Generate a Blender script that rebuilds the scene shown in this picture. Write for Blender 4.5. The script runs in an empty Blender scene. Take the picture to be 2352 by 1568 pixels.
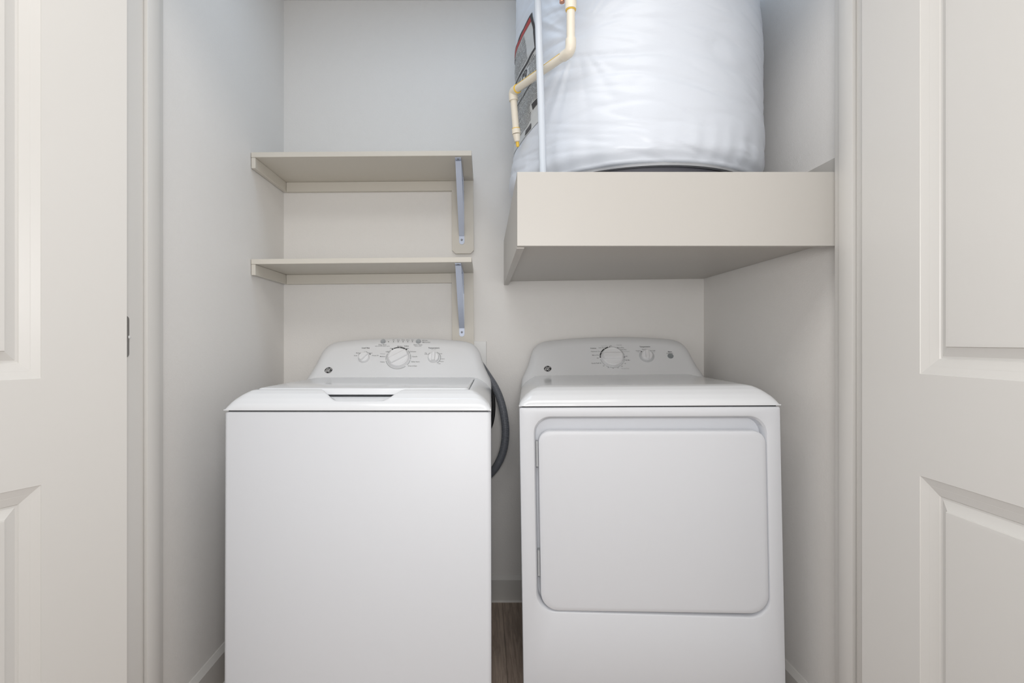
import bpy, bmesh, math, random
from mathutils import Vector, Matrix, noise, Euler

random.seed(7)
S = bpy.context.scene
COL = S.collection
PI = math.pi

# ------------------------------------------------------------------ camera
F, CX, CY, H = 1167.0, 1112.0, 784.0, 1.053      # focal (px of 2352), vanishing point, lens height
cd = bpy.data.cameras.new('camera')
cam = bpy.data.objects.new('camera', cd)
COL.objects.link(cam)
cam.location = (0, 0, H)
cam.rotation_euler = (PI/2, 0, 0)
cd.sensor_width = 36
cd.lens = 36*F/2352
cd.shift_x = (1176-CX)/2352
cd.clip_start = 0.02
S.camera = cam

# ------------------------------------------------------------------ world, lights, exposure
w = bpy.data.worlds.new('world')
S.world = w
w.use_nodes = True
w.node_tree.nodes['Background'].inputs[0].default_value = (0.93, 0.965, 1.0, 1)
w.node_tree.nodes['Background'].inputs[1].default_value = 0.80

def area(name, loc, target, sx, sy, power, color):
    l = bpy.data.lights.new(name, 'AREA')
    l.shape = 'RECTANGLE'
    l.size, l.size_y, l.energy, l.color = sx, sy, power, color
    o = bpy.data.objects.new(name, l)
    COL.objects.link(o)
    o.location = loc
    d = Vector(target)-Vector(loc)
    o.rotation_euler = d.to_track_quat('-Z', 'Y').to_euler()
    return o

area('hall_ceiling_lamp', (-0.10, 0.35, 2.42), (-0.10, 0.36, 0.0), 1.3, 0.8, 11.5, (1.0, 0.98, 0.95))
area('bounced_flash', (0.15, -0.75, 1.2), (0.1, 1.6, 0.95), 1.8, 1.5, 7.5, (1.0, 0.99, 0.975))
area('camera_flash', (0.064, -0.06, 1.24), (0.06, 1.6, 1.24), 0.30, 0.24, 7.2, (1.0, 0.99, 0.98))
area('hall_fill_light', (0.0, -2.1, 1.35), (0.0, 1.5, 1.0), 3.8, 2.0, 3, (1.0, 0.99, 0.97))  # added unseen broad fill in the hall, brightens the closet's sides
area('closet_ceiling_lamp', (0.1, 1.45, 2.42), (0.1, 1.47, 0.0), 1.4, 0.3, 3.0, (0.68, 0.83, 1.0))

vs = S.view_settings
S.display_settings.display_device = 'sRGB'
vs.view_transform = 'Standard'
vs.look = 'None'
vs.exposure = 0.02
vs.gamma = 1.0
vs.use_curve_mapping = False

# ------------------------------------------------------------------ materials
def mat(name, color, rough=0.5, metal=0.0, spec=0.5, bump=None, coat=0.0, var=0.0, stretch=(1, 1, 1)):
    m = bpy.data.materials.new(name)
    m.use_nodes = True
    nt = m.node_tree
    b = nt.nodes['Principled BSDF']
    b.inputs['Base Color'].default_value = (*color, 1)
    b.inputs['Roughness'].default_value = rough
    b.inputs['Metallic'].default_value = metal
    b.inputs['Specular IOR Level'].default_value = spec
    b.inputs['Coat Weight'].default_value = coat
    b.inputs['Coat Roughness'].default_value = 0.05
    tc = nt.nodes.new('ShaderNodeTexCoord')
    mp = nt.nodes.new('ShaderNodeMapping')
    mp.inputs['Scale'].default_value = stretch
    nt.links.new(tc.outputs['Object'], mp.inputs['Vector'])
    if bump:
        scale, strength, dist = bump
        n = nt.nodes.new('ShaderNodeTexNoise')
        n.inputs['Scale'].default_value = scale
        n.inputs['Detail'].default_value = 3
        n.inputs['Roughness'].default_value = 0.55
        bp = nt.nodes.new('ShaderNodeBump')
        bp.inputs['Strength'].default_value = strength
        bp.inputs['Distance'].default_value = dist
        nt.links.new(mp.outputs['Vector'], n.inputs['Vector'])
        nt.links.new(n.outputs['Fac'], bp.inputs['Height'])
        nt.links.new(bp.outputs['Normal'], b.inputs['Normal'])
    if var:
        n2 = nt.nodes.new('ShaderNodeTexNoise')
        n2.inputs['Scale'].default_value = 2.3
        n2.inputs['Detail'].default_value = 2
        mx = nt.nodes.new('ShaderNodeMix')
        mx.data_type = 'RGBA'
        mx.inputs['A'].default_value = (*[c*(1-var) for c in color], 1)
        mx.inputs['B'].default_value = (*[min(1, c*(1+var)) for c in color], 1)
        nt.links.new(mp.outputs['Vector'], n2.inputs['Vector'])
        nt.links.new(n2.outputs['Fac'], mx.inputs['Factor'])
        nt.links.new(mx.outputs['Result'], b.inputs['Base Color'])
    return m

M_WALL = mat('wall_paint', (0.83, 0.81, 0.785), 0.55, spec=0.3, bump=(240, 0.32, 0.0022), var=0.015)
M_CEIL = mat('ceiling_paint', (0.80, 0.80, 0.79), 0.8, bump=(120, 0.3, 0.003))
M_TRIM = mat('trim_paint', (0.655, 0.64, 0.615), 0.38, spec=0.4, bump=(35, 0.04, 0.002), var=0.012)
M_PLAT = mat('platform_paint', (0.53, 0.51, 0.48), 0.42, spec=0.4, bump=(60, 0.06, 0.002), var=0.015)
M_SHELF = mat('shelf_paint', (0.66, 0.625, 0.56), 0.42, spec=0.4, bump=(60, 0.06, 0.002), var=0.015)
M_CAULK = mat('caulk', (0.78, 0.76, 0.73), 0.5)
M_WHITE = mat('appliance_enamel', (0.695, 0.71, 0.745), 0.42, spec=0.3, bump=(220, 0.012, 0.001))
M_TOP = mat('appliance_gloss_plastic', (0.76, 0.775, 0.80), 0.12, spec=0.5)
M_PANEL = mat('control_panel_plastic', (0.76, 0.765, 0.775), 0.35, spec=0.45)
M_KNOB = mat('knob_plastic', (0.80, 0.80, 0.81), 0.3)
M_GREY = mat('grey_plastic', (0.36, 0.375, 0.39), 0.45)
M_LGREY = mat('light_grey_print', (0.42, 0.43, 0.44), 0.5)
M_BLACK = mat('black_print', (0.02, 0.02, 0.022), 0.5)
M_DARKPRINT = mat('dark_print', (0.12, 0.12, 0.125), 0.5)
M_DARK = mat('dark_gap', (0.015, 0.015, 0.016), 0.7)
M_METAL = mat('zinc_plated_steel', (0.60, 0.66, 0.80), 0.38, metal=0.08, bump=(90, 0.05, 0.001))
M_SCREW = mat('screw_steel', (0.30, 0.31, 0.33), 0.35, metal=0.8)
M_HINGE = mat('satin_nickel', (0.30, 0.29, 0.28), 0.4, metal=0.8)
M_HOSE = mat('grey_corrugated_hose', (0.16, 0.17, 0.19), 0.28, bump=(80, 0.05, 0.001))
M_CORD = mat('black_rubber', (0.02, 0.02, 0.022), 0.45)
M_BLANKET = mat('white_vinyl_blanket', (0.68, 0.72, 0.79), 0.36, spec=0.45, bump=(16, 0.2, 0.005), stretch=(1, 1, 2.5))
M_TANK = mat('grey_enamelled_tank', (0.13, 0.13, 0.15), 0.45)
M_FOIL = mat('grey_foil_edge', (0.42, 0.43, 0.45), 0.4, metal=0.3)
M_CPVC = mat('cream_cpvc', (0.80, 0.74, 0.63), 0.35)
M_GLUE = mat('yellow_solvent_cement', (0.80, 0.52, 0.06), 0.35)
M_TUBE = mat('pale_grey_tube', (0.62, 0.67, 0.74), 0.32)
M_COPPER = mat('copper', (0.60, 0.30, 0.20), 0.35, metal=0.9)
M_INK = mat('label_ink', (0.045, 0.045, 0.05), 0.5)
M_RED = mat('red_print', (0.42, 0.05, 0.05), 0.5)
M_LABEL = mat('label_paper', (0.62, 0.64, 0.65), 0.45)
M_PLATE = mat('white_wall_plate', (0.74, 0.74, 0.73), 0.35)

def wood_floor():
    m = bpy.data.materials.new('vinyl_plank')
    m.use_nodes = True
    nt = m.node_tree
    N, L = nt.nodes, nt.links
    b = N['Principled BSDF']
    tc = N.new('ShaderNodeTexCoord')
    mp = N.new('ShaderNodeMapping')
    mp.inputs['Rotation'].default_value = (0, 0, PI/2)
    mp.inputs['Location'].default_value = (0.85, 0.077, 0)
    br = N.new('ShaderNodeTexBrick')
    br.offset = 0.37
    br.inputs['Color1'].default_value = (0.34, 0.27, 0.225, 1)
    br.inputs['Color2'].default_value = (0.54, 0.45, 0.385, 1)
    br.inputs['Mortar'].default_value = (0.18, 0.14, 0.115, 1)
    br.inputs['Scale'].default_value = 1
    br.inputs['Mortar Size'].default_value = 0.0012
    br.inputs['Brick Width'].default_value = 1.22
    br.inputs['Row Height'].default_value = 0.15
    mp2 = N.new('ShaderNodeMapping')
    mp2.inputs['Scale'].default_value = (45, 3.0, 1)
    ns = N.new('ShaderNodeTexNoise')
    ns.inputs['Scale'].default_value = 2.2
    ns.inputs['Detail'].default_value = 6
    ns.inputs['Roughness'].default_value = 0.65
    ns.inputs['Distortion'].default_value = 0.6
    rp = N.new('ShaderNodeValToRGB')
    rp.color_ramp.elements[0].position = 0.3
    rp.color_ramp.elements[0].color = (0.55, 0.53, 0.5, 1)
    rp.color_ramp.elements[1].position = 0.72
    rp.color_ramp.elements[1].color = (1.25, 1.2, 1.15, 1)
    mx = N.new('ShaderNodeMix')
    mx.data_type = 'RGBA'
    mx.blend_type = 'MULTIPLY'
    mx.inputs['Factor'].default_value = 1
    L.new(tc.outputs['Object'], mp.inputs['Vector'])
    L.new(tc.outputs['Object'], mp2.inputs['Vector'])
    L.new(mp.outputs['Vector'], br.inputs['Vector'])
    L.new(mp2.outputs['Vector'], ns.inputs['Vector'])
    L.new(ns.outputs['Fac'], rp.inputs['Fac'])
    L.new(br.outputs['Color'], mx.inputs['A'])
    L.new(rp.outputs['Color'], mx.inputs['B'])
    L.new(mx.outputs['Result'], b.inputs['Base Color'])
    b.inputs['Roughness'].default_value = 0.45
    bp = N.new('ShaderNodeBump')
    bp.inputs['Strength'].default_value = 0.15
    bp.inputs['Distance'].default_value = 0.002
    L.new(ns.outputs['Fac'], bp.inputs['Height'])
    L.new(bp.outputs['Normal'], b.inputs['Normal'])
    return m
M_FLOOR = wood_floor()

# ------------------------------------------------------------------ mesh helpers
def obj(name, bm, m, parent=None, smooth=False, angle=None, recalc=True):
    if recalc:
        bmesh.ops.recalc_face_normals(bm, faces=bm.faces[:])
    me = bpy.data.meshes.new(name)
    bm.to_mesh(me)
    bm.free()
    for mm in (m if isinstance(m, (list, tuple)) else [m]):
        me.materials.append(mm)
    if smooth:
        me.polygons.foreach_set('use_smooth', [True]*len(me.polygons))
        if angle:
            me.set_sharp_from_angle(angle=math.radians(angle))
    o = bpy.data.objects.new(name, me)
    COL.objects.link(o)
    if parent:
        o.parent = parent
    return o

def thing(name, label, cat, loc=(0, 0, 0), rot=(0, 0, 0), group=None):
    o = bpy.data.objects.new(name, None)
    COL.objects.link(o)
    o.empty_display_size = 0.1
    o.location = loc
    o.rotation_euler = rot
    tag(o, label, cat, group)
    return o

def tag(o, label, cat, group=None):
    o['label'] = label
    o['category'] = cat
    if group:
        o['group'] = group

def struct(name, bm, m, label=None, cat=None, parent=None, smooth=False, angle=None):
    o = obj(name, bm, m, parent, smooth, angle)
    o['kind'] = 'structure'
    if label:
        o['label'] = label
        o['category'] = cat
    return o

def box(bm, x0, x1, y0, y1, z0, z1, bev=0.0, seg=2):
    vs_ = [bm.verts.new((x, y, z)) for x in (x0, x1) for y in (y0, y1) for z in (z0, z1)]
    q = [(0, 1, 3, 2), (4, 6, 7, 5), (0, 4, 5, 1), (2, 3, 7, 6), (0, 2, 6, 4), (1, 5, 7, 3)]
    fs = [bm.faces.new([vs_[i] for i in f]) for f in q]
    if bev:
        es = set(e for f in fs for e in f.edges)
        bmesh.ops.bevel(bm, geom=list(es), offset=bev, segments=seg, affect='EDGES', profile=0.5)
    return fs

def BX(*a, **k):
    bm = bmesh.new()
    box(bm, *a, **k)
    return bm

def prism(bm, pts, axis, a, b):
    """extrude a closed 2D polygon along an axis ('x','y','z') from a to b"""
    def P(p, t):
        return {'x': (t, p[0], p[1]), 'y': (p[0], t, p[1]), 'z': (p[0], p[1], t)}[axis]
    r0 = [bm.verts.new(P(p, a)) for p in pts]
    r1 = [bm.verts.new(P(p, b)) for p in pts]
    n = len(pts)
    for i in range(n):
        bm.faces.new((r0[i], r0[(i+1) % n], r1[(i+1) % n], r1[i]))
    bm.faces.new(r0)
    bm.faces.new(r1)

def loft(bm, rings, cap0=False, cap1=False, closed=True, midx=None):
    R = [[bm.verts.new(p) for p in r] for r in rings]
    n = len(R[0])
    for k in range(len(R)-1):
        for i in range(n if closed else n-1):
            f = bm.faces.new((R[k][i], R[k][(i+1) % n], R[k+1][(i+1) % n], R[k+1][i]))
            if midx:
                f.material_index = midx[k]
    if cap0:
        bm.faces.new(R[0])
    if cap1:
        f = bm.faces.new(R[-1])
        if midx:
            f.material_index = midx[-1]
    return R

def tube(bm, pts, r, n=16, cap=True):
    pts = [Vector(p) for p in pts]
    rad = r if callable(r) else (lambda i: r)
    prev = None
    rings = []
    for i, p in enumerate(pts):
        t = (pts[min(i+1, len(pts)-1)]-pts[max(i-1, 0)]).normalized()
        if prev is None:
            a = t.orthogonal().normalized()
        else:
            a = (prev-t*prev.dot(t)).normalized()
        prev = a
        b = t.cross(a)
        rr = rad(i)
        rings.append([p+a*rr*math.cos(2*PI*k/n)+b*rr*math.sin(2*PI*k/n) for k in range(n)])
    loft(bm, rings, cap, cap)

def lathe(bm, prof, o, ax, n=40):
    """prof: (r, t) list, around axis ax from o"""
    ax = Vector(ax).normalized()
    a = ax.orthogonal().normalized()
    b = ax.cross(a)
    o = Vector(o)
    rings = [[o+ax*t+(a*math.cos(2*PI*k/n)+b*math.sin(2*PI*k/n))*r for k in range(n)] for r, t in prof]
    loft(bm, rings, True, True)

def spline(ctrl, n=10):
    P = [Vector(c) for c in ctrl]
    P = [P[0]*2-P[1]]+P+[P[-1]*2-P[-2]]
    out = []
    for i in range(1, len(P)-2):
        for k in range(n):
            t = k/n
            p0, p1, p2, p3 = P[i-1:i+3]
            out.append(0.5*((2*p1)+(p2-p0)*t+(2*p0-5*p1+4*p2-p3)*t*t+(3*p1-p0-3*p2+p3)*t**3))
    out.append(P[-2])
    return out

def rrect(x0, x1, z0, z1, rt, rb, n=8):
    """rounded rectangle, top corner radius rt, bottom rb; 4*(n+1) points"""
    out = []
    for cx, cz, r, a0 in ((x1-rt, z1-rt, rt, 0), (x0+rt, z1-rt, rt, PI/2), (x0+rb, z0+rb, rb, PI), (x1-rb, z0+rb, rb, 1.5*PI)):
        for k in range(n+1):
            a = a0+PI/2*k/n
            out.append((cx+r*math.cos(a), cz+r*math.sin(a)))
    return out

def at(px, py, y):
    """point of the room seen in direction (px,py) at depth y"""
    return Vector(((px-CX)*y/F, y, H-(py-CY)*y/F))

def sm(a, b, x):
    t = max(0, min(1, (x-a)/(b-a)))
    return t*t*(3-2*t)

# ------------------------------------------------------------------ room shell
YB, XL, XR = 2.069, -0.8156, 0.8945
YI, YO = 1.23, 1.10          # closet and hall faces of the front wall
JL, JR = -0.777, 0.849       # jamb faces
CEIL = 2.44

struct('floor', BX(-2.2, 2.2, -2.2, YB+0.1, -0.05, 0), M_FLOOR, 'grey-brown wood plank floor of closet and hall', 'floor')
struct('ceiling', BX(-2.2, 2.2, -2.2, YB+0.1, CEIL, CEIL+0.05), M_CEIL, 'white ceiling above the closet', 'ceiling')
struct('wall_back', BX(XL-0.1, XR+0.1, YB, YB+0.1, 0, CEIL), M_WALL, 'pale grey textured back wall of the closet', 'wall')
struct('wall_left', BX(XL-0.1, XL, YI, YB, 0, CEIL), M_WALL, 'pale grey textured left wall of the closet', 'wall')
struct('wall_right', BX(XR, XR+0.1, YI, YB, 0, CEIL), M_WALL, 'pale grey textured right wall of the closet', 'wall')
bm = bmesh.new()
prism(bm, [(-2.2, 0), (JL-0.019, 0), (JL-0.019, 2.10), (JR+0.019, 2.10), (JR+0.019, 0), (2.2, 0), (2.2, CEIL), (-2.2, CEIL)], 'y', YO, YI)
struct('wall_front', bm, M_WALL, 'wall with the closet doorway cut in it', 'wall')
struct('wall_hall', BX(-2.2, 2.2, -2.3, -2.2, 0, CEIL), M_WALL, 'hall wall facing the closet', 'wall')

def jamb(name, s, label):
    j = JL if s < 0 else JR
    o = -1 if s < 0 else 1       # outward
    def B(a, b, *r, **k):
        return BX(min(a, b), max(a, b), *r, **k)
    t = struct(name, B(j, j+o*0.019, YO, YI+0.002, 0, 2.10, bev=0.0025), M_TRIM, label, 'door jamb', smooth=True, angle=40)
    obj('door_stop', B(j-o*0.010, j, 1.158, 1.204, 0, 2.08, bev=0.0025), M_TRIM, t, True, 40)
    obj('casing', B(j+o*0.006, j+o*0.065, YO-0.014, YO, 0, 2.15, bev=0.004), M_TRIM, t, True, 40)
jamb('trim_1', -1, 'painted door jamb with stop on the left of the doorway')
jamb('trim_2', 1, 'painted door jamb with stop on the right of the doorway')
t3 = struct('trim_3', BX(JL+0.002, JR-0.002, YO, YI, 2.08, 2.10), M_TRIM, 'head jamb over the doorway', 'door jamb')
obj('casing', BX(JL-0.004, JR+0.004, YO-0.014, YO, 2.085, 2.15), M_TRIM, t3)

def base_profile(h=0.112):
    return [(0, 0), (0.014, 0), (0.014, h-0.016), (0.003, h-0.0015), (0, h)]
def caulk_profile():
    return [(0.0141, 0), (0.019, 0), (0.018, 0.004), (0.0141, 0.006)]
for nm, lab in (('back', 'low painted baseboard along the back wall'), ('left', 'low painted baseboard along the left wall'), ('right', 'low painted baseboard along the right wall')):
    bm, bc = bmesh.new(), bmesh.new()
    for b_, pr in ((bm, base_profile(0.104 if nm == 'back' else 0.112)), (bc, caulk_profile())):
        if nm == 'back':
            prism(b_, [(YB-a, z) for a, z in pr], 'x', XL, XR)
        elif nm == 'left':
            prism(b_, [(XL+a, z) for a, z in pr], 'y', YI, YB-0.02)
        else:
            prism(b_, [(XR-a, z) for a, z in pr], 'y', YI, YB-0.02)
    b0 = struct('baseboard_'+nm, bm, M_TRIM, lab, 'baseboard')
    obj('caulk_line', bc, M_CAULK, b0)

# ------------------------------------------------------------------ closet doors
def door(name, label, loc, rotz, sgn, z0, zu, zl, W=0.80, Ht=2.03, T=0.035):
    """local x along the width from the hinge edge, visible face y=0 facing sgn*y"""
    root = thing(name, label, 'door', loc, (0, 0, rotz))
    root['kind'] = 'structure'
    bm = bmesh.new()
    st = 0.145
    PR = [(0, 0), (0.0008, -0.0012), (0.0135, -0.0058), (0.0145, -0.0060), (0.0285, -0.0108), (0.0300, -0.0128),
          (0.0335, -0.0128), (0.0500, -0.0058), (0.0512, -0.0020), (0.0560, -0.0018)]
    def face(yf, nrm):
        def rect(x0, x1, a, b):
            bm.faces.new([bm.verts.new((x, yf, z)) for x, z in ((x0, a), (x1, a), (x1, b), (x0, b))])
        rect(0, st, z0, z0+Ht); rect(W-st, W, z0, z0+Ht)
        rect(st, W-st, z0, z0+0.24); rect(st, W-st, zl, zu); rect(st, W-st, z0+Ht-0.13, z0+Ht)
        for a, b in ((z0+0.24, zl), (zu, z0+Ht-0.13)):
            rings = [[(x, yf+nrm*d, z) for x, z in ((st+i, a+i), (W-st-i, a+i), (W-st-i, b-i), (st+i, b-i))] for i, d in PR]
            loft(bm, rings, False, True)
    face(0, sgn)
    face(-sgn*T, -sgn)
    for x in (0, W):
        bm.faces.new([bm.verts.new(p) for p in ((x, 0, z0), (x, -sgn*T, z0), (x, -sgn*T, z0+Ht), (x, 0, z0+Ht))])
    for z in (z0, z0+Ht):
        bm.faces.new([bm.verts.new(p) for p in ((0, 0, z), (W, 0, z), (W, -sgn*T, z), (0, -sgn*T, z))])
    bmesh.ops.remove_doubles(bm, verts=bm.verts[:], dist=1e-5)
    obj('door_leaf', bm, M_TRIM, root)
    return root

phi = math.radians(27)
rl = math.atan2(-math.cos(phi), -math.sin(phi))
d1 = door('door_1', 'open panelled closet door on the left, swung outward beside the washer', (-0.7450, 1.0595, 0), rl, 1, 0.012, 0.9855, 0.7905)
d2 = door('door_2', 'open panelled closet door on the right, standing square beside the dryer', (0.815, 1.0955, 0), -PI/2, -1, 0.012, 0.9926, 0.8020)
# hinge between left jamb and left door: leaf on the jamb, knuckle at the pin
def hinge(zc):
    h = thing('door_hinge', 'satin nickel hinge on the left jamb, half hidden by the left door', 'hinge', (JL, 1.09, zc))
    bm = bmesh.new()
    pts = [(y-1.09, z) for y, z in rrect(1.078, 1.1095, -0.0445, 0.0445, 0.008, 0.008, 5)]
    prism(bm, pts, 'x', 0.0, 0.0022)
    obj('hinge_leaf', bm, M_HINGE, h)
    bm = bmesh.new()
    for dz in (-0.001,):
        lathe(bm, [(0.0, 0.0), (0.004, 0.0), (0.003, 0.0014), (0.0005, 0.0016)], (0.0022, 0.0195, dz), (1, 0, 0), 14)
    obj('screw', bm, M_PLATE, h, True)
    bm = bmesh.new()
    lathe(bm, [(0.0, -0.0445), (0.0055, -0.0445), (0.0055, 0.0445), (0.0, 0.0445)], (-0.004, -0.0175, 0), (0, 0, 1), 16)
    obj('knuckle', bm, M_HINGE, h, True, 40)
hinge(1.0635)

# ------------------------------------------------------------------ wall shelves
def wall_shelf(label, zu, tilt, board_bottom, group):
    """zu: underside height of the board; origin at the back-left corner of the underside"""
    r = thing('wall_shelf', label, 'shelf', (XL, YB, zu), (0, -tilt, 0), group)
    L, D, T = 0.772, 0.296, 0.018
    # the tilted board meets the wall: keep 1 mm clear
    obj('shelf_board', BX(0.002, L, -D, -0.001, 0, T, bev=0.0015), M_SHELF, r)
    obj('side_cleat', BX(0.002, 0.0165, -D+0.001, -0.001, -0.038, -0.0003, bev=0.0015), M_SHELF, r)
    obj('rear_cleat', BX(0.017, 0.685, -0.0195, -0.001, -0.039, -0.0003, bev=0.0015), M_SHELF, r)
    bm = bmesh.new()
    x0, x1, zb, c = 0.6845, 0.7715, board_bottom, 0.013
    prism(bm, [(x0, -0.0003), (x0, zb+c), (x0+c, zb), (x1-c, zb), (x1, zb+c), (x1, -0.0003)], 'y', -0.0195, -0.001)
    bo = obj('backing_board', bm, M_SHELF, r)
    # pressed steel bracket: wall arm, shelf arm, channel-shaped strut
    br = bpy.data.objects.new('bracket', None)
    bm = bmesh.new()
    xc, hw, t = 0.7235, 0.0105, 0.0025
    yw = -0.0197
    zb2 = -0.257
    # wall arm with rounded foot
    pts = [(xc-hw, -0.001), (xc-hw, zb2+hw)]+[(xc-hw*math.cos(a), zb2+hw-hw*math.sin(a)) for a in [PI*k/10 for k in range(1, 10)]]+[(xc+hw, zb2+hw), (xc+hw, -0.001)]
    prism(bm, pts, 'y', yw-t, yw)
    # shelf arm
    box(bm, xc-hw, xc+hw, -0.282, yw, -0.001-t, -0.001)
    # strut: front web and two flanges, following a line from shelf arm to wall arm
    A = Vector((0, -0.262, -0.006)); B = Vector((0, yw-0.006, zb2+0.036))
    d = (B-A).normalized(); n = Vector((0, -d.z, d.y))
    if n.y > 0: n = -n
    def strip(xa, xb, off0, off1, a=0.0, b=1.0):
        p = []
        for q, k in ((a, off0), (b, off0), (b, off1), (a, off1)):
            p.append(A.lerp(B, q)+n*k)
        r0 = [bm.verts.new((xa, v.y, v.z)) for v in p]
        r1 = [bm.verts.new((xb, v.y, v.z)) for v in p]
        for i in range(4):
            bm.faces.new((r0[i], r0[(i+1) % 4], r1[(i+1) % 4], r1[i]))
        bm.faces.new(r0); bm.faces.new(r1)
    strip(xc-0.0105, xc+0.0105, 0.0, 0.002)
    strip(xc-0.0105, xc-0.0085, -0.010, 0.0)
    strip(xc+0.0085, xc+0.0105, -0.010, 0.0)
    # stamped corner gusset on the right of the arms
    gx0, gx1 = xc+0.0085, xc+0.0105
    prism(bm, [(yw-t, -0.0035), (-0.075, -0.0035), (yw-t, -0.085)], 'x', gx0, gx1)
    bk = obj('bracket', bm, M_METAL, r)
    bpy.data.objects.remove(br)
    bm = bmesh.new()
    lathe(bm, [(0, 0), (0.0042, 0), (0.0034, 0.0018), (0.001, 0.0022)], (xc, yw-t, zb2+0.018), (0, -1, 0), 14)
    obj('screw', bm, M_SCREW, bk, True)
    bm = bmesh.new()
    lathe(bm, [(0, 0), (0.0042, 0), (0.0034, 0.0018), (0.001, 0.0022)], (xc, -0.274, -0.001-t), (0, 0, -1), 14)
    obj('screw', bm, M_SCREW, bk, True)
    bm = bmesh.new()
    lathe(bm, [(0, 0), (0.003, 0), (0.003, 0.0006), (0.001, 0.0006)], (gx1, -0.034, -0.047), (1, 0, 0), 12)
    obj('screw', bm, M_SCREW, bk, True)
    return r
wall_shelf('upper painted shelf on a steel bracket, with the notched-corner backing board in full view', H+0.6425, math.radians(0.45), -0.293, 'shelves over the washer')
wall_shelf('lower painted shelf on a steel bracket, nearest above the washer controls', H+0.2695, math.radians(0.55), -0.31, 'shelves over the washer')

# ------------------------------------------------------------------ water heater platform
PF, PX0 = 1.236, 0.0803
pf = thing('heater_platform', 'painted box platform on the right wall carrying the wrapped water heater', 'platform', (0.48, 1.65, H+0.2323))
def loc(o, bm, v):
    bmesh.ops.translate(bm, verts=bm.verts[:], vec=-Vector(v))
    return bm
O = (0.48, 1.65, H+0.2323)
zb, zt = H+0.2323, H+0.4127
obj('fascia_board', loc(pf, BX(PX0, XR-0.002, PF, PF+0.019, zb, zt, bev=0.0012), O), M_PLAT, pf)
obj('side_board', loc(pf, BX(PX0, PX0+0.019, PF+0.0192, YB-0.001, zb-0.003, zt-0.002, bev=0.0012), O), M_PLAT, pf)
bm = BX(PX0+0.0192, XR-0.002, PF+0.0192, YB-0.001, zb+0.012, zb+0.030)
for v in bm.verts:
    v.co.z += 0.011*(v.co.x-PX0)/0.8
obj('bottom_board', loc(pf, bm, O), M_PLAT, pf)
obj('wall_ledger', loc(pf, BX(XR-0.0205, XR-0.001, PF+0.0192, YB-0.02, zb+0.045, H+0.4585, bev=0.0012), O), M_PLAT, pf)
obj('rear_ledger', loc(pf, BX(PX0+0.0192, XR-0.021, YB-0.020, YB-0.001, zb+0.045, H+0.41), O), M_PLAT, pf)
bm = bmesh.new()
tube(bm, [Vector((0.1035, 1.30, zb+0.0112)), Vector((0.1085, 1.294, zb+0.010)), Vector((0.1097, 1.2922, zb+0.0115))], 0.0009, 8)
obj('staple', loc(pf, bm, O), M_DARK, pf)

# ------------------------------------------------------------------ water heater in an insulating blanket
HX, HY, HR = 0.4706, 1.640, 0.378
HB, HT = H+0.4555, H+1.20
deck = zb+0.042
wh = thing('water_heater', 'white blanket-wrapped water heater standing on the platform', 'water heater', (HX, HY, deck))

def rbase(z):
    t = z-HB
    k = 1.0
    k -= 0.045*(1-sm(0, 0.05, t))**2
    k += 0.012*math.exp(-((t-0.13)/0.12)**2)
    k -= 0.018*sm(0.35, 0.60, t)
    k -= 0.30*sm(0.66, 0.76, t)**2
    return HR*k
def radius(th, z):
    """th measured from the direction facing the camera side (-y), positive to +x"""
    r = rbase(z)
    t = z-HB
    u, v = th*HR, z
    # soft large billows, lying folds, and puckers along the hem
    r += 0.010*noise.noise(Vector((u*3.2+3, v*3.8, 1.7)))
    f = noise.noise(Vector((u*3.0+v*1.5, v*17+u*2.2, 4.2)))
    r -= 0.0042*max(0, 1-abs(f)*5.0)*(0.35+0.65*sm(-0.1, 0.35, noise.noise(Vector((u*4, v*5, 9)))))
    f2 = noise.noise(Vector((u*26, v*5, 2.2)))
    r += 0.0035*f2*(1-sm(0.03, 0.13, t))
    # creases fanning out from the relief pipe on the left
    du, dv = u-(-0.245), v-(H+0.80)
    rr = math.hypot(du, dv)
    ang = math.atan2(dv, du)
    g = noise.noise(Vector((math.cos(ang)*7+rr*1.5, math.sin(ang)*7, 3.1)))
    fan = 1.0 if du < 0 else 0.45
    r += 0.0050*fan*g*sm(0.02, 0.09, rr)*(1-sm(0.12, 0.36, rr))
    f3 = noise.noise(Vector((u*5.5+v*3, v*30+u*6, 7.7)))
    r -= 0.0016*max(0, 1-abs(f3)*5.0)
    # tie line across the left: blanket pinched behind the pipe
    r -= 0.020*math.exp(-((u+0.52)/0.14)**2)*math.exp(-((t-0.36)/0.22)**2)
    r -= 0.010*math.exp(-((u+0.50)/0.12)**2)*math.exp(-((t-0.19)/0.05)**2)
    r += 0.014*math.exp(-((u+0.56)/0.12)**2)*math.exp(-((t-0.03)/0.08)**2)
    return r
def surf(th, z, off=0.0):
    r = radius(th, z)+off
    return Vector((r*math.sin(th), -r*math.cos(th), z-deck))
bm = bmesh.new()
NT, NZ = 420, 170
rings = []
for j in range(NZ+1):
    z = HB+(HT-HB)*j/NZ
    rings.append([surf(2*PI*k/NT, z) if k <= NT//2 else surf(2*PI*k/NT-2*PI, z) for k in range(NT)])
Rv = loft(bm, rings, False, True)
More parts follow.
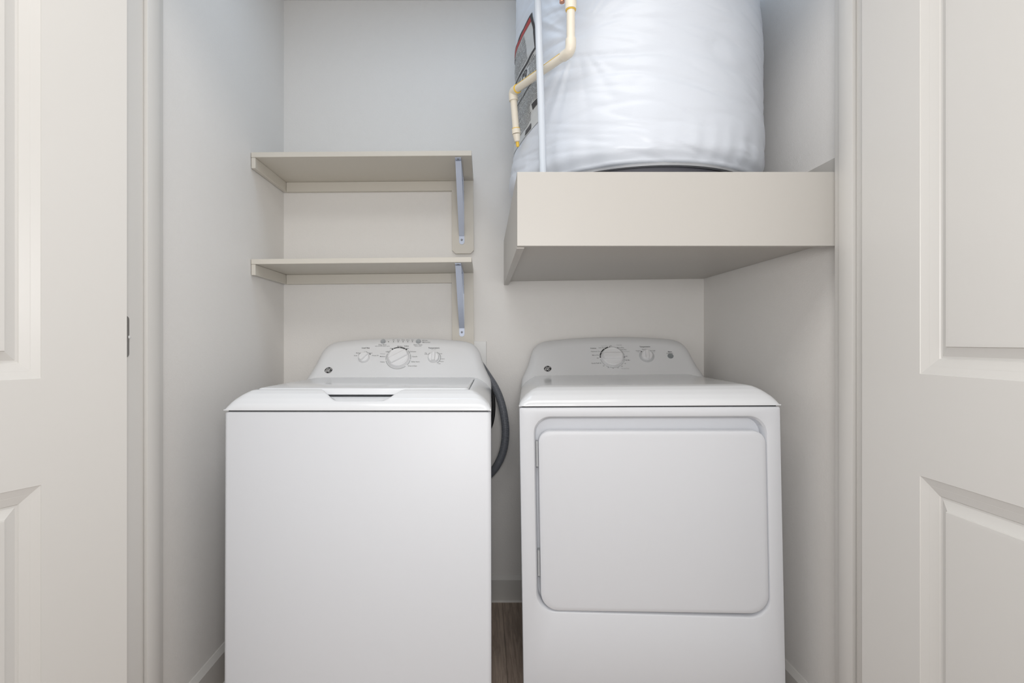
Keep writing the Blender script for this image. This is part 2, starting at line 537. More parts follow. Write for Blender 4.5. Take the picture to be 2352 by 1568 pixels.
# rolled hem at the bottom, turning inward
inner = []
for off, dz in ((-0.005, -0.003), (-0.014, -0.004), (-0.028, -0.001)):
    inner.append([surf(2*PI*k/NT if k <= NT//2 else 2*PI*k/NT-2*PI, HB, off)+Vector((0, 0, dz)) for k in range(NT)])
iv = [[bm.verts.new(p) for p in r] for r in inner]
seq = [Rv[0]]+iv
for k in range(3):
    for i in range(NT):
        bm.faces.new((seq[k][i], seq[k+1][i], seq[k+1][(i+1) % NT], seq[k][(i+1) % NT]))
blanket = obj('insulation_blanket', bm, M_BLANKET, wh, True)
bm = bmesh.new()
def ringpts(r, z, n=96):
    return [(r*math.sin(2*PI*k/n), -r*math.cos(2*PI*k/n), z-deck) for k in range(n)]
loft(bm, [ringpts(0.357, HB-0.010), ringpts(0.357, HB-0.001), ringpts(0.345, HB-0.001), ringpts(0.345, HB-0.010), ringpts(0.357, HB-0.010)])
obj('blanket_hem', bm, M_FOIL, wh, True, 40)
bm = bmesh.new()
loft(bm, [ringpts(0.325, deck), ringpts(0.335, deck+0.01), ringpts(0.335, HB+0.01), ringpts(0.32, HB+0.012)], True, True)
obj('tank_base', bm, M_TANK, wh, True, 40)

# printed warning label wrapped round the left of the blanket, drawn on the blanket's surface
TH0, TH1 = math.radians(-64.5), math.radians(-108)      # near and far edge
LZ1 = H+0.960
def lab(s, t, off):
    """s 0..1 from near edge to far edge, t metres down from the top edge"""
    slant = 0.16*(t/0.32)
    th = TH0+(TH1-TH0)*s+slant
    z = LZ1-t-0.015*s
    return surf(th, z, off)
def patch(bm, s0, s1, t0, t1, off, ns=None, nt=None):
    ns = ns or max(1, int(abs(s1-s0)*34)); nt = nt or max(1, int(abs(t1-t0)*110))
    g = [[bm.verts.new(lab(s0+(s1-s0)*i/ns, t0+(t1-t0)*j/nt, off)) for i in range(ns+1)] for j in range(nt+1)]
    for j in range(nt):
        for i in range(ns):
            bm.faces.new((g[j][i], g[j][i+1], g[j+1][i+1], g[j+1][i]))
bm = bmesh.new()
patch(bm, 0, 1, 0, 0.335, 0.0012, 60, 70)
label_o = obj('warning_label', bm, M_LABEL, wh, True)
bm = bmesh.new()
patch(bm, 0, 1, 0, 0.006, 0.0022)
patch(bm, 0, 0.045, 0.0, 0.112, 0.0022)
patch(bm, 0, 1, 0.104, 0.111, 0.0022)
patch(bm, 0.0, 1, 0.190, 0.196, 0.0022)
patch(bm, 0.96, 1, 0, 0.112, 0.0022)
patch(bm, 0.02, 0.20, 0.262, 0.279, 0.0022)
patch(bm, 0.26, 0.44, 0.312, 0.330, 0.0022)
for k in range(24):            # ring symbol
    a0, a1 = 2*PI*k/24, 2*PI*(k+1)/24
    q = []
    for a, rr in ((a0, 1.0), (a1, 1.0), (a1, 0.72), (a0, 0.72)):
        q.append(bm.verts.new(lab(0.40+0.085*rr*math.cos(a), 0.135+0.0165*rr*math.sin(a), 0.0022)))
    bm.faces.new(q)
patch(bm, 0.36, 0.39, 0.128, 0.142, 0.0022); patch(bm, 0.40, 0.44, 0.126, 0.134, 0.0022)
rnd = random.Random(3)
def lines(bm, t0, t1, s0, s1, dt, h):
    t = t0
    while t < t1:
        s = s0
        end = s1*(0.75+0.25*rnd.random()) if s1 < 0.99 else s1
        while s < end:
            wl = 0.04+0.09*rnd.random()
            patch(bm, s, min(s+wl, end), t, t+h*(0.8+0.4*rnd.random()), 0.0020, 2, 1)
            s += wl+0.008+0.006*rnd.random()
        t += dt
lines(bm, 0.026, 0.10, 0.26, 0.94, 0.0047, 0.0013)
lines(bm, 0.115, 0.122, 0.10, 0.94, 0.0047, 0.0013)
lines(bm, 0.122, 0.150, 0.06, 0.30, 0.0047, 0.0013); lines(bm, 0.122, 0.150, 0.52, 0.94, 0.0047, 0.0013)
lines(bm, 0.152, 0.187, 0.05, 0.94, 0.0047, 0.0013)
lines(bm, 0.200, 0.258, 0.03, 0.94, 0.0047, 0.0014)
lines(bm, 0.262, 0.300, 0.26, 0.94, 0.0047, 0.0013)
obj('label_print', bm, M_INK, label_o)
bm = bmesh.new()
patch(bm, 0.045, 0.96, 0.006, 0.020, 0.0021)
obj('label_header', bm, M_RED, label_o)

# ------------------------------------------------------------------ pipes by the heater
# thin upright tube in front of the blanket
a, b = at(1231, -140, 1.335), at(1247, 392, 1.335)
dirn = (b-a).normalized()
foot = b+dirn*((b.z-deck-0.0)/-dirn.z)
vt = thing('vertical_tube', 'thin pale grey upright tube standing in front of the heater blanket', 'pipe', foot)
bm = bmesh.new()
tube(bm, [a-foot-dirn*0.45, b-foot, Vector((0, 0, 0.001))], 0.0093, 20)
obj('tube', bm, M_TUBE, vt, True, 50)
bm = bmesh.new()
lathe(bm, [(0.0098, 0), (0.016, 0), (0.016, 0.012), (0.0098, 0.016)], (0, 0, 0), (0, 0, 1), 24)
obj('foot_collar', bm, M_TUBE, vt, True, 40)

A0 = at(1311, -150, 1.262)
A1 = at(1311, 118, 1.262)
A2 = at(1178, 211, 1.52)
A3 = at(1185.5, 300, 1.525)
A4 = at(1187.5, 318, 1.53)
rp = thing('relief_pipe', 'cream plastic relief pipe with yellow-glued elbows bending round the heater', 'pipe', A0)
def rel(*p): return [Vector(q)-A0 for q in p]
def mk(name, pts, r, m, n=20, parent=rp):
    bm = bmesh.new()
    tube(bm, rel(*pts), r, n)
    return obj(name, bm, m, parent, True, 50)
def bend(p0, p1, p2, k, n=8):
    a, b = p1+(p0-p1).normalized()*k, p1+(p2-p1).normalized()*k
    return [a*(1-t)**2+p1*2*t*(1-t)+b*t*t for t in [i/n for i in range(n+1)]]
def fitting(name, p0, p1, p2, k1, k2, r, m, glue):
    d0, d2 = (p0-p1).normalized(), (p2-p1).normalized()
    pts = [p1+d0*k2]+bend(p0, p1, p2, k1)+[p1+d2*k2]
    e = mk(name, pts, r, m)
    for d, g in ((d0, glue[0]), (d2, glue[1])):
        if g:
            bm = bmesh.new()
            lathe(bm, [(0.0098, 0), (r*0.97, 0), (r*0.97, 0.0022), (0.0098, 0.003)], p1+d*k2-A0, d, 24)
            obj('glue_ring', bm, M_GLUE, e, True, 40)
    return e
r_ = 0.0104
d01, d12, d23 = (A1-A0).normalized(), (A2-A1).normalized(), (A3-A2).normalized()
mk('pipe_run', [A0, A1-d01*0.02], r_, M_CPVC)
mk('pipe_run', [A1+d12*0.02, A2-d12*0.02], r_, M_CPVC)
mk('pipe_run', [A2+d23*0.015, A3], r_*0.98, M_CPVC)
fitting('elbow', A0, A1, A2, 0.016, 0.030, 0.0132, M_CPVC, (False, False))
fitting('elbow', A1, A2, A3, 0.012, 0.026, 0.0135, M_CPVC, (True, False))
# a smear of yellow cement along the top of the sloping run
side = d12.cross(Vector((0, 0, 1))).normalized()
up = side.cross(d12).normalized()
if up.z < 0: up = -up
vdir = (A1+A2)/2-Vector((0, 0, H))
nn_ = d12.cross(vdir).normalized()
if nn_.z < 0: nn_ = -nn_
off = nn_*0.0102
mk('cement_smear', [A1+d12*0.03+off, A2-d12*0.027+off], 0.0016, M_GLUE, 10)
# coupling at the top of the frame with a copper stub
C0, C1 = at(1311, -30, 1.262), at(1311, 23, 1.262)
cp = mk('coupling', [C0, C1], 0.0142, M_CPVC)
bm = bmesh.new()
lathe(bm, [(0.0098, 0), (0.0125, 0), (0.0118, 0.0028), (0.0098, 0.003)], C1-A0, (0, 0, -1), 24)
obj('glue_ring', bm, M_GLUE, cp, True, 40)
mk('copper_stub', [at(1291, -40, 1.285), at(1291, 6, 1.285)], 0.0065, M_COPPER)
# reducer and nozzle at the bottom end
E0, E1 = A3-d23*0.004, A3+d23*0.010
nz = mk('end_collar', [E0, E1], 0.0128, M_CPVC)
bm = bmesh.new()
lathe(bm, [(0.0098, 0), (0.0128, 0), (0.0128, 0.002), (0.0098, 0.0025)], E0-A0, -d23, 24)
obj('glue_ring', bm, M_GLUE, nz, True, 40)
bm = bmesh.new()
dd = (A4-A3).normalized()
lathe(bm, [(0.0118, 0), (0.0085, 0.020), (0.006, 0.022)], E1-A0, dd, 20)
obj('reducer', bm, M_CPVC, rp, True, 40)
bm = bmesh.new()
lathe(bm, [(0.0045, 0.018), (0.005, 0.024), (0.0048, 0.035), (0.003, 0.037)], E1-A0, dd, 16)
obj('nozzle', bm, M_GLUE, rp, True, 40)

# ------------------------------------------------------------------ appliances
HS = 0.872                     # seam height between cabinet and top
TP = [(0, 0), (0.0015, 0.006), (0.006, 0.0135), (0.018, 0.026), (0.034, 0.0375), (0.050, 0.0455), (0.066, 0.0485), (0.080, 0.049)]
def tprof(d):
    if d <= 0: return 0.0
    for (a, h), (b, g) in zip(TP, TP[1:]):
        if d <= b:
            t = (d-a)/(b-a)
            return h+(g-h)*t
    return TP[-1][1]
PMAX = TP[-1][1]
def top_height(x, y, hw=0.3435):
    tf, ts = tprof(y+0.002)/PMAX, tprof(hw-abs(x))/PMAX
    p = 3.2
    return PMAX*max(0.0, 1-((1-tf)**p+(1-ts)**p)**(1/p))

def grid_axis(a, b, n, extra):
    v = [a+(b-a)*i/n for i in range(n+1)]+list(extra)
    v = sorted(v)
    out = [v[0]]
    for q in v[1:]:
        if q-out[-1] > 0.0004:
            out.append(q)
    return out

def make_top(root, fn, xs, ys, hw, depth):
    bm = bmesh.new()
    g = [[bm.verts.new((x, y, HS+0.003+fn(x, y))) for x in xs] for y in ys]
    for j in range(len(ys)-1):
        for i in range(len(xs)-1):
            bm.faces.new((g[j][i], g[j][i+1], g[j+1][i+1], g[j+1][i]))
    # skirt and underside
    rim = [g[0][i] for i in range(len(xs))]+[g[j][-1] for j in range(1, len(ys))]+[g[-1][i] for i in range(len(xs)-2, -1, -1)]+[g[j][0] for j in range(len(ys)-2, 0, -1)]
    low = [bm.verts.new((v.co.x, v.co.y, HS-0.0005+0.001)) for v in rim]
    n = len(rim)
    for i in range(n):
        bm.faces.new((rim[i], low[i], low[(i+1) % n], rim[(i+1) % n]))
    bm.faces.new(low)
    return obj('top_cover', bm, M_TOP, root, True, 38)

# control panel shape: outline as (half width, height above z=0.902)
OUT = [(0.3430, -0.026), (0.3428, -0.010), (0.3395, 0.008), (0.329, 0.030), (0.315, 0.061), (0.303, 0.100), (0.297, 0.115), (0.287, 0.130), (0.272, 0.1425), (0.252, 0.1505), (0.225, 0.155), (0.17, 0.160), (0.09, 0.1645), (0.0, 0.166)]
def catm(pts, n=4):
    return [(v.x, v.y) for v in spline([(p[0], p[1], 0) for p in pts], n)]
OUTS = catm(OUT)
OUTLINE = [(x, z) for x, z in OUTS]+[(-x, z) for x, z in OUTS[-2::-1]]
PZ = 0.902
def plane_y(z): return 0.545+(z-0.912)*0.60
PN = Vector((0, -1, 0.60)).normalized()
PV = Vector((0, 0.60, 1)).normalized()
def control_panel(root):
    bm = bmesh.new()
    def ring(inset, dn, yback=None):
        out = []
        for x, z in OUTLINE:
            k = 1-inset/0.33
            zz = PZ+z*(1-inset/0.166*(0.9 if z > 0 else 0))
            if z < 0.03: xx = x*(1-inset/0.33*sm(-0.02, 0.03, z)*0.8-inset/0.33*0.2)
            xx = x*k
            y = plane_y(zz)+dn
            if yback is not None:
                y = max(y, yback)
            out.append((xx, y, zz))
        return out
    R = loft(bm, [ring(0.030, 0.0), ring(0.022, 0.0006), ring(0.012, 0.005), ring(0.004, 0.012), ring(0.0, 0.020), ring(0.0, 0.025, 0.659), ring(0.004, 0.029, 0.662)], True, True)
    return obj('control_panel', bm, M_PANEL, root, True, 45)

def view_local(root):
    bpy.context.view_layer.update()
    M = root.matrix_world.inverted()
    o = M @ Vector((0, 0, H))
    R3 = M.to_3x3()
    def ray(px, py):
        return o, (R3 @ Vector(((px-CX)/F, 1, -(py-CY)/F))).normalized()
    def on_panel(px, py):
        o_, d = ray(px, py)
        p0 = Vector((0, plane_y(0.95), 0.95))
        t = (p0-o_).dot(PN)/d.dot(PN)
        return o_+d*t
    def on_front(px, py, y=0.0):
        o_, d = ray(px, py)
        return o_+d*((y-o_.y)/d.y)
    return on_panel, on_front

def text_into(bm, s, P, size, weight=0.0, ital=0.0, squash=1.0):
    cu = bpy.data.curves.new('t', 'FONT')
    cu.body = s
    cu.size = 1.0
    cu.align_x = 'CENTER'
    cu.align_y = 'CENTER'
    cu.offset = weight/size
    cu.shear = ital
    cu.resolution_u = 2
    o = bpy.data.objects.new('t', cu)
    COL.objects.link(o)
    dg = bpy.context.evaluated_depsgraph_get()
    me = o.evaluated_get(dg).to_mesh()
    vmap = [bm.verts.new(P+Vector((v.co.x*size*squash, 0, 0))+PV*(v.co.y*size)+PN*0.0004) for v in me.vertices]
    for p in me.polygons:
        try:
            bm.faces.new([vmap[i] for i in p.vertices])
        except ValueError:
            pass
    o.evaluated_get(dg).to_mesh_clear()
    bpy.data.objects.remove(o)
    bpy.data.curves.remove(cu)

def arc_into(bm, P, r0, r1, a0, a1, off=0.0004):
    """ring segment on the panel plane, degrees clockwise from the top"""
    n = max(2, int(abs(a1-a0)/5))
    v = []
    for k in range(n+1):
        a = math.radians(a0+(a1-a0)*k/n)
        d = Vector((1, 0, 0))*math.sin(a)+PV*math.cos(a)
        v.append((bm.verts.new(P+d*r0+PN*off), bm.verts.new(P+d*r1+PN*off)))
    for k in range(n):
        bm.faces.new((v[k][0], v[k][1], v[k+1][1], v[k+1][0]))

def disc_into(bm, P, r, off=0.0004, kx=1.0):
    n = 20
    bm.faces.new([bm.verts.new(P+Vector((kx*r*math.cos(2*PI*k/n), 0, 0))+PV*r*math.sin(2*PI*k/n)+PN*off) for k in range(n)])

def knob(root, P, r, ang, tall=0.016, skirt=1.2):
    bm = bmesh.new()
    lathe(bm, [(r*skirt, 0.0), (r*skirt, 0.0015), (r*1.06, 0.003), (r*1.02, tall*0.45), (r*0.97, tall*0.62), (r*0.9, tall*0.68), (r*0.86, tall*0.62), (0.001, tall*0.60)], P, PN, 48)
    kb = obj('control_knob', bm, M_KNOB, root, True, 30)
    bm = bmesh.new()
    a = math.radians(ang)
    d = Vector((1, 0, 0))*math.sin(a)+PV*math.cos(a)
    s = PN.cross(d)
    w0 = r*0.29
    rings = []
    for k, (ln, wd, hgt) in enumerate(((1.0, 1.25, tall*0.58), (0.97, 1.05, tall*0.95), (0.90, 0.8, tall*1.08))):
        ring = []
        for i, j in ((-0.88, -1), (0.92, -1), (0.98, -0.5), (0.98, 0.5), (0.92, 1), (-0.88, 1), (-0.94, 0.5), (-0.94, -0.5)):
            ring.append(P+d*(i*r*ln)+s*(j*w0*wd)+PN*hgt)
        rings.append(ring)
    loft(bm, rings, True, True)
    obj('knob_grip', bm, M_KNOB, kb, True, 30)
    return kb

def button(root, P, r, m=None):
    bm = bmesh.new()
    lathe(bm, [(r*1.0, 0.0), (r*1.0, 0.002), (r*0.88, 0.0035), (r*0.6, 0.0028), (0.0005, 0.0026)], P, PN, 28)
    return obj('push_button', bm, m or M_GREY, root, True, 30)

def emblem(panel, P, hw):
    """round monogram: dark disc, pale ring and pale script letters"""
    bm = bmesh.new()
    k = 1.12
    disc_into(bm, P, hw, 0.0004, k)
    e = obj('brand_emblem', bm, M_BLACK, panel)
    bm = bmesh.new()
    for a0 in (20, 110, 200, 290):
        n = 8
        v = []
        for i in range(n+1):
            a = math.radians(a0+i*62/n)
            q = []
            for rr in (0.90-0.16*i/n, 0.97-0.16*i/n):
                q.append(bm.verts.new(P+Vector((k*rr*hw*math.sin(a), 0, 0))+PV*(rr*hw*math.cos(a))+PN*0.0007))
            v.append(q)
        for i in range(n):
            bm.faces.new((v[i][0], v[i][1], v[i+1][1], v[i+1][0]))
    G = [(-0.06, 0.30), (-0.14, 0.44), (-0.34, 0.46), (-0.54, 0.16), (-0.54, -0.20), (-0.36, -0.44), (-0.14, -0.36), (-0.06, -0.10), (-0.22, 0.06), (-0.38, -0.06)]
    E_ = [(0.46, 0.28), (0.36, 0.46), (0.16, 0.44), (0.08, 0.24), (0.20, 0.08), (0.34, 0.04), (0.14, -0.02), (0.02, -0.22), (0.12, -0.44), (0.36, -0.42), (0.52, -0.18)]
    for stroke in (G, E_):
        pl_ = spline([(x+0.22*y, y, 0) for x, y in stroke], 5)
        v = []
        for i, p in enumerate(pl_):
            t = (pl_[min(i+1, len(pl_)-1)]-pl_[max(i-1, 0)]).normalized()
            nn = Vector((-t.y, t.x, 0))*0.060
            v.append([bm.verts.new(P+Vector((k*hw*q.x, 0, 0))+PV*(hw*q.y)+PN*0.0008) for q in (p+nn, p-nn)])
        for a_, b_ in zip(v, v[1:]):
            bm.faces.new((a_[0], a_[1], b_[1], b_[0]))
    obj('emblem_letters', bm, M_PLATE, panel)

def cabinet_body(root, front_hole=None):
    W, D, z0, z1 = 0.343, 0.655, 0.022, HS-0.003
    bm = bmesh.new()
    n = 5
    def ring(z, ins):
        return [(x, y, z) for x, y in rrect(-W+ins, W-ins, 0+ins, D-ins, 0.006, 0.010, n)]
    loft(bm, [ring(z0, 0.004), ring(z0+0.003, 0.0), ring(z1-0.004, 0.0), ring(z1-0.001, 0.0015), ring(z1, 0.005)], True, True)
    c = obj('cabinet', bm, M_WHITE, root, True, 35)
    bm = bmesh.new()
    box(bm, -W+0.008, W-0.008, 0.008, D-0.01, z1, HS+0.001)
    obj('seam_shade', bm, M_DARK, root)  # near-black filler: shade of the open seam put into colour
    for sx in (-1, 1):
        for y in (0.05, D-0.06):
            bm = bmesh.new()
            lathe(bm, [(0.018, 0), (0.02, 0.004), (0.02, 0.010), (0.008, 0.012), (0.008, 0.024)], (sx*0.29, y, 0.0), (0, 0, 1), 20)
            obj('levelling_foot', bm, M_CORD, root, True, 40)
    return c

def lettering(panel, on_panel, items):
    bms = {'k': bmesh.new(), 'b': bmesh.new(), 'g': bmesh.new()}
    for s, px, py, hpx, kind in items:
        P = on_panel(px, py)
        size = hpx*0.00165/0.70*(0.80 if kind == 'b' else 0.92)
        text_into(bms[kind], s, P, size, weight=(0.00022 if kind == 'b' else 0.00004))
    for k, m, nm in (('k', M_DARKPRINT, 'small_lettering'), ('b', M_DARKPRINT, 'bold_lettering'), ('g', M_LGREY, 'grey_lettering')):
        obj(nm, bms[k], m, panel)

# ---- washer
wr = thing('washing_machine', 'white top-loading washing machine under the two shelves', 'washing machine', (-0.3244, 1.2923, 0.004), tuple(math.radians(a) for a in (-0.559, -0.087, -0.879)))
onp, onf = view_local(wr)
cabinet_body(wr)
LX0, LX1, LY0, LY1 = -0.285, 0.283, 0.058, 0.520
GAP = 0.003
def pocket_w(y):
    return 0.064+(0.104-0.064)*max(0, min(1, (y-0.010)/0.046))
PXC = -0.005+0.007
def washer_fn(x, y):
    h = top_height(x, y)
    inlid = (LX0-GAP < x < LX1+GAP) and (LY0-GAP < y < LY1+GAP)
    xc = (on_c-x)
    if 0.006 < y < 0.11:
        m = 1-sm(pocket_w(y)-0.012, pocket_w(y)+0.010, abs(x-PC))
        m *= sm(0.007, 0.0135, y)
        zf = 0.0200+(y-0.012)*0.165
        h = min(h, h+(zf-h)*m)
        if inlid:
            h = min(h, 0.0290+(zf-0.010-0.0290)*m)
    elif inlid:
        h = min(h, 0.0290)
    return h
pc = onf(833, 912, 0.05)
PC = pc.x
on_c = 0
xs = grid_axis(-0.3435, 0.3435, 110, [LX0-GAP-0.0003, LX0-GAP+0.0003, LX1+GAP-0.0003, LX1+GAP+0.0003, -0.3425, -0.340, 0.340, 0.3425]+[PC-0.13+0.0026*i for i in range(101)])
ys = grid_axis(-0.002, 0.655, 60, [LY0-GAP-0.0003, LY0-GAP+0.0003, LY1+GAP-0.0003, LY1+GAP+0.0003, -0.0012, 0.0005]+[0.002+0.002*i for i in range(50)])
make_top(wr, washer_fn, xs, ys, 0.3435, 0.655)
bm = bmesh.new()
zl0, zl1 = HS+0.003+0.0312, HS+0.003+0.0500
def lring(ins, z, yf=0):
    return [(x, y, z) for x, y in rrect(LX0+ins, LX1-ins, LY0+ins+yf, LY1-ins, 0.006, 0.012, 5)]
loft(bm, [lring(0.003, zl0), lring(0.0, zl0+0.002), lring(0.0, zl1-0.005), lring(0.0015, zl1-0.002), lring(0.005, zl1)], True, True)
obj('lid', bm, M_TOP, wr, True, 35)
wp = control_panel(wr)
P = onp
items = [
 ('Load Size', 840, 799, 4.2, 'b'), ('Medium', 823.5, 810.5, 2.6, 'k'), ('Small', 816.5, 816.5, 2.6, 'k'), ('Super', 852, 810.5, 2.6, 'k'), ('Precise Fill', 862, 816.3, 2.6, 'k'), ('Large', 840, 807.2, 2.2, 'g'),
 ('Deep Rinse', 878.5, 791.7, 3.0, 'k'), ('Adds rinse with softener option', 878.3, 794.8, 2.0, 'k'), ('Start / Pause', 960, 791.7, 3.0, 'k'), ('Hold to cancel', 960, 794.8, 2.0, 'k'),
 ('Fill', 904, 780.8, 2.5, 'k'), ('Soak', 915, 780.8, 2.5, 'k'), ('Wash', 926, 780.8, 2.5, 'k'), ('Rinse', 937, 780.8, 2.5, 'k'), ('Spin', 947.5, 780.8, 2.5, 'k'),
 ('Power', 978, 781.6, 2.6, 'k'), ('Lid Locked', 980.5, 785.8, 2.6, 'k'),
 ('Heavy', 901, 800, 3.0, 'k'), ('Medium', 919, 795.2, 3.0, 'k'), ('Colors', 933.5, 794.6, 3.4, 'b'), ('Light', 935.5, 800, 3.0, 'k'),
 ('Delicates', 948.5, 807.2, 3.0, 'k'), ('Casuals', 952.5, 818.6, 3.0, 'k'), ('Bulky Items', 954.5, 830.6, 3.0, 'k'), ('Drain & Spin', 947.5, 840.3, 3.0, 'k'),
 ('Light', 890, 807.3, 3.0, 'k'), ('Whites', 879, 812.5, 3.0, 'g'), ('Medium', 879, 818.6, 3.0, 'k'), ('Heavy', 878.5, 831, 3.0, 'k'),
 ('Temperature', 996.5, 799, 4.2, 'b'), ('wash / rinse', 996, 802.3, 1.8, 'g'), ('Tap', 978, 810.5, 2.4, 'k'), ('Cold', 978, 813.2, 2.4, 'k'), ('Cold', 1012, 812.2, 2.6, 'k'), ('Colors', 1016.5, 824, 2.6, 'k'), ('Warm', 1014.5, 830.2, 2.6, 'k'), ('Hot', 1009, 835, 2.6, 'k'),
]
lettering(wp, onp, items)
bm, bg = bmesh.new(), bmesh.new()
for px in (903.7, 914.7, 925.8, 936.5, 947.2):
    disc_into(bm, onp(px, 784.6), 0.0015)
for px, py in ((892.5, 784.5), (971.7, 781.6), (971.7, 785.8)):
    disc_into(bm, onp(px, py), 0.0016)
kc = onp(915, 822)
for a0, a1 in ((-38, -30), (-27, 0), (2, 28), (30, 40)):
    arc_into(bm, kc, 0.0435, 0.0480, a0, a1)
for a0, a1 in ((-62, -44), (-100, -66), (-124, -104), (46, 66), (70, 98), (102, 130), (140, 236)):
    arc_into(bg, kc, 0.0445, 0.0475, a0, a1)
ls, tm = onp(836, 821.5), onp(996, 821.5)
arc_into(bm, ls, 0.0245, 0.0275, 46, 58)
arc_into(bg, ls, 0.0245, 0.0265, -62, -34); arc_into(bg, ls, 0.0245, 0.0265, 10, 42)
arc_into(bg, tm, 0.0245, 0.0270, -62, -34); arc_into(bg, tm, 0.0245, 0.0275, 24, 148)
obj('dial_marks', bm, M_BLACK, wp)
obj('grey_dial_marks', bg, M_LGREY, wp)
for q, r, a, t in ((kc, 0.0385, 58, 0.018), (ls, 0.0195, 38, 0.016), (tm, 0.0195, 0, 0.016)):
    knob(wr, q, r, a, t, 1.1)
for px in (880, 961):
    button(wr, onp(px, 783.8), 0.0093, M_GREY)
emblem(wp, onp(754.5, 850), 0.0128)

# ---- dryer
dr = thing('clothes_dryer', 'white front-loading dryer under the water heater platform', 'dryer', (0.4502, 1.3562, 0.008), tuple(math.radians(a) for a in (-0.495, -0.871, -4.847)))
onp, onf = view_local(dr)
W, D, z0, z1 = 0.343, 0.60, 0.022, HS-0.003
tl, trr = onf(1227.5, 958), onf(1761, 957)
bl, brr = onf(1233.5, 1408), onf(1768, 1414)
hx0, hx1 = (tl.x+bl.x)/2, (trr.x+brr.x)/2
hz1, hz0 = (tl.z+trr.z)/2, (bl.z+brr.z)/2
bm = bmesh.new()
n = 8
outer = rrect(-W+0.004, W-0.004, z0+0.004, z1-0.003, 0.004, 0.004, n)
outer_b = rrect(-W, W, z0, z1, 0.006, 0.006, n)
rh = lambda i: rrect(hx0+i, hx1-i, hz0+i*0.6, hz1-i, 0.045, 0.050, n)
RR = [[(x, 0.64, z) for x, z in rrect(-W+0.003, W-0.003, z0+0.003, z1-0.003, 0.004, 0.004, n)],
      [(x, 0.637, z) for x, z in outer_b],
      [(x, 0.005, z) for x, z in outer_b], [(x, 0.0012, z) for x, z in rrect(-W+0.0014, W-0.0014, z0+0.0014, z1-0.001, 0.005, 0.005, n)], [(x, 0.0, z) for x, z in outer],
      [(x, 0.0, z) for x, z in rh(-0.007)], [(x, 0.002, z) for x, z in rh(-0.002)], [(x, 0.008, z) for x, z in rh(0.0015)],
      [(x, 0.034, z) for x, z in rh(0.004)], [(x, 0.0345, z) for x, z in rrect(hx0+0.02, hx1-0.02, hz0+0.02, hz1-0.02, 0.035, 0.04, n)]]
loft(bm, RR, True, True)
obj('cabinet', bm, M_WHITE, dr, True, 30)
obj('seam_shade', BX(-W+0.008, W-0.008, 0.008, 0.63, z1, HS+0.001), M_DARK, dr)  # dark filler, painted shade of the gap under the top
for sx in (-1, 1):
    for y in (0.05, 0.58):
        bm = bmesh.new()
        lathe(bm, [(0.018, 0), (0.02, 0.004), (0.02, 0.010), (0.008, 0.012), (0.008, 0.024)], (sx*0.29, y, 0.0), (0, 0, 1), 20)
        obj('levelling_foot', bm, M_CORD, dr, True, 40)
# door slab
tl, trr = onf(1238, 990), onf(1760, 989)
bl, brr = onf(1241, 1402.5), onf(1767, 1410.5)
dx0, dx1, dzt = (tl.x+bl.x)/2, (trr.x+brr.x)/2, (tl.z+trr.z)/2
dzb0, dzb1 = bl.z, brr.z
dzb = (dzb0+dzb1)/2
bm = bmesh.new()
def dring(i, y):
    return [(x, y, z+((dzb1-dzb0)*((x-dx0)/(dx1-dx0)-0.5) if z < (dzb+dzt)/2 else 0)) for x, z in rrect(dx0+i, dx1-i, dzb+i, dzt-i, 0.032, 0.048, 10)]
loft(bm, [dring(0.004, 0.032), dring(0.0, 0.028), dring(0.0, 0.004), dring(0.0012, 0.0012), dring(0.004, -0.0004), dring(0.012, -0.001)], True, True)
dd_ = obj('dryer_door', bm, M_WHITE, dr, True, 30)
for zc in (0.44, 0.74):
    obj('hinge', BX(dx0-0.007, dx0-0.001, 0.012, 0.03, zc-0.035, zc+0.035), M_LGREY, dr)
xs = grid_axis(-0.3435, 0.3435, 80, [-0.3425, -0.340, 0.340, 0.3425])
ys = grid_axis(-0.002, 0.64, 40, [-0.0012, 0.0005]+[0.002+0.003*i for i in range(30)])
make_top(dr, lambda x, y: top_height(x, y), xs, ys, 0.3435, 0.64)
dp = control_panel(dr)
items = [
 ('Cottons', 1362.5, 799.7, 3.6, 'b'), ('Less Dry', 1382, 798.4, 3.0, 'k'), ('Cool Down', 1388.5, 794.6, 2.4, 'g'), ('Off', 1402.3, 794.4, 2.6, 'k'), ('Casuals', 1422, 792.2, 3.0, 'g'),
 ('More Dry', 1425, 798.4, 3.0, 'k'), ('Less Dry', 1431.5, 802.6, 3.0, 'k'), ('Cool Down', 1437.5, 807, 2.6, 'g'), ('Optimum Dry', 1368.5, 807, 3.0, 'k'), ('More Dry', 1368, 815.5, 3.0, 'k'), ('Off', 1372.7, 822.3, 2.6, 'k'),
 ('Quick Fluff 10', 1369.5, 834, 3.0, 'k'), ('20', 1386.5, 840, 2.6, 'k'), ('30', 1397.5, 844, 2.6, 'k'), ('40', 1408.3, 845.2, 2.6, 'k'), ('50', 1419.4, 844.4, 2.6, 'k'), ('60', 1428.6, 841, 2.6, 'k'), ('70', 1436, 834.8, 2.6, 'k'), ('80 Min.', 1442, 827, 2.8, 'k'), ('Off', 1438.4, 818.3, 2.6, 'k'), ('Timed Dry', 1436, 846.2, 3.0, 'g'),
 ('Temperature', 1481, 796.2, 4.0, 'b'), ('Cottons', 1466, 805.3, 2.6, 'k'), ('High', 1466, 807.8, 2.2, 'g'), ('Easy Care', 1481, 802, 2.4, 'k'), ('Air Fluff', 1499, 805.2, 2.6, 'k'), ('No Heat', 1499, 807.8, 2.2, 'g'),
 ('Start', 1538.5, 807.7, 4.0, 'b'), ('Push to Start', 1538.5, 811.2, 2.2, 'k'),
]
lettering(dp, onp, items)
bm, bg = bmesh.new(), bmesh.new()
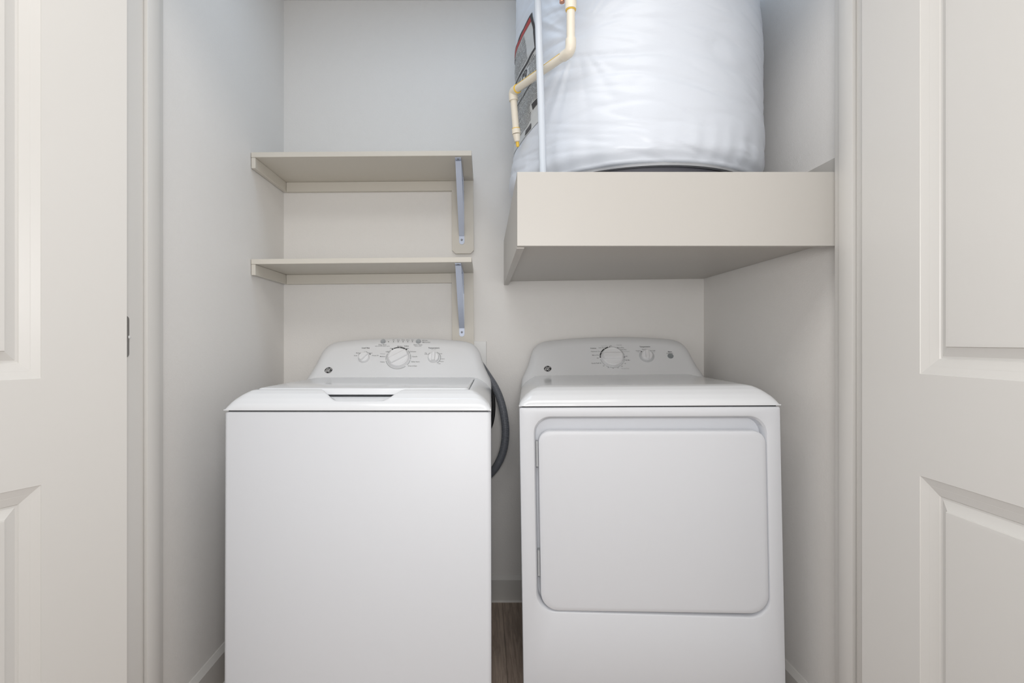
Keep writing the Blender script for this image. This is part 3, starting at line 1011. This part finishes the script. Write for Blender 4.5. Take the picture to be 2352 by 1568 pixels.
kc, tm = onp(1406.5, 820), onp(1485.5, 817)
for a0, a1 in ((-92, -84), (-82, -62), (-60, -36), (-33, -14), (-9, -5), (88, 92)):
    arc_into(bm, kc, 0.0435, 0.0480, a0, a1)
for a0, a1 in ((0, 26), (28, 46), (48, 84), (97, 118), (121, 140), (143, 160), (163, 180), (183, 198), (201, 216), (219, 260)):
    arc_into(bg, kc, 0.0440, 0.0475, a0, a1)
arc_into(bm, tm, 0.0245, 0.0275, -50, -38)
arc_into(bg, tm, 0.0200, 0.0285, -135, -55); arc_into(bg, tm, 0.0200, 0.0285, 50, 225)
obj('dial_marks', bm, M_BLACK, dp)
obj('grey_dial_marks', bg, mat('pale_grey_print', (0.55, 0.56, 0.57), 0.5), dp)
for q, r, a, t in ((kc, 0.0395, 90, 0.018), (tm, 0.0205, 4, 0.017)):
    knob(dr, q, r, a, t, 1.05)
button(dr, onp(1540, 817.5), 0.0108, mat('start_button_plastic', (0.26, 0.28, 0.29), 0.45))
emblem(dp, onp(1258, 846.5), 0.0128)

# ------------------------------------------------------------------ hoses, wall plate
hs = thing('drain_hose', 'grey corrugated drain hose looping out behind the washer', 'hose', at(1118, 850, 1.99))
h0 = at(1118, 850, 1.99)
ctrl = [at(1098, 830, 2.00), at(1116, 856, 1.99), at(1139, 893, 1.98), at(1154, 935, 1.97), at(1161, 985, 1.965), at(1157, 1030, 1.965), at(1143, 1066, 1.97), at(1122, 1092, 1.98), at(1090, 1115, 1.99)]
pts = spline(ctrl, 90)
bm = bmesh.new()
L = len(pts)
def hr(i):
    t = i/L
    k = sm(0.16, 0.2, t)*(1-sm(0.70, 0.76, t))
    return 0.0150+0.0007*k*math.sin(i*2*PI/6.0)
tube(bm, [p-h0 for p in pts], hr, 20)
obj('hose', bm, M_HOSE, hs, True)
c0 = at(1128, 880, 2.03)
cdn = thing('power_cord', 'thin black cord hanging behind the washer beside the drain hose', 'cord', c0)
ctrl = [at(1108, 850, 2.03), at(1122, 870, 2.03), at(1131, 900, 2.028), at(1134, 935, 2.027), at(1130, 968, 2.028), at(1118, 1000, 2.03)]
bm = bmesh.new()
tube(bm, [p-c0 for p in spline(ctrl, 12)], 0.0075, 14)
obj('cord', bm, M_CORD, cdn, True)

wpz = at(1060, 850, YB)
pl = thing('wall_plate', 'white plate on the back wall half hidden behind the washer controls', 'wall plate', (-0.06, YB, H-0.08))
bm = BX(-0.075, 0.0692, -0.007, -0.0005, -0.085, 0.0815, bev=0.002)
obj('plate', bm, M_PLATE, pl)
bm = bmesh.new()
for z in (-0.04, 0.04):
    lathe(bm, [(0.0, 0), (0.0035, 0), (0.003, 0.001), (0.0005, 0.0012)], (0.0, -0.007, z), (0, -1, 0), 12)
obj('screw', bm, M_SCREW, pl, True)
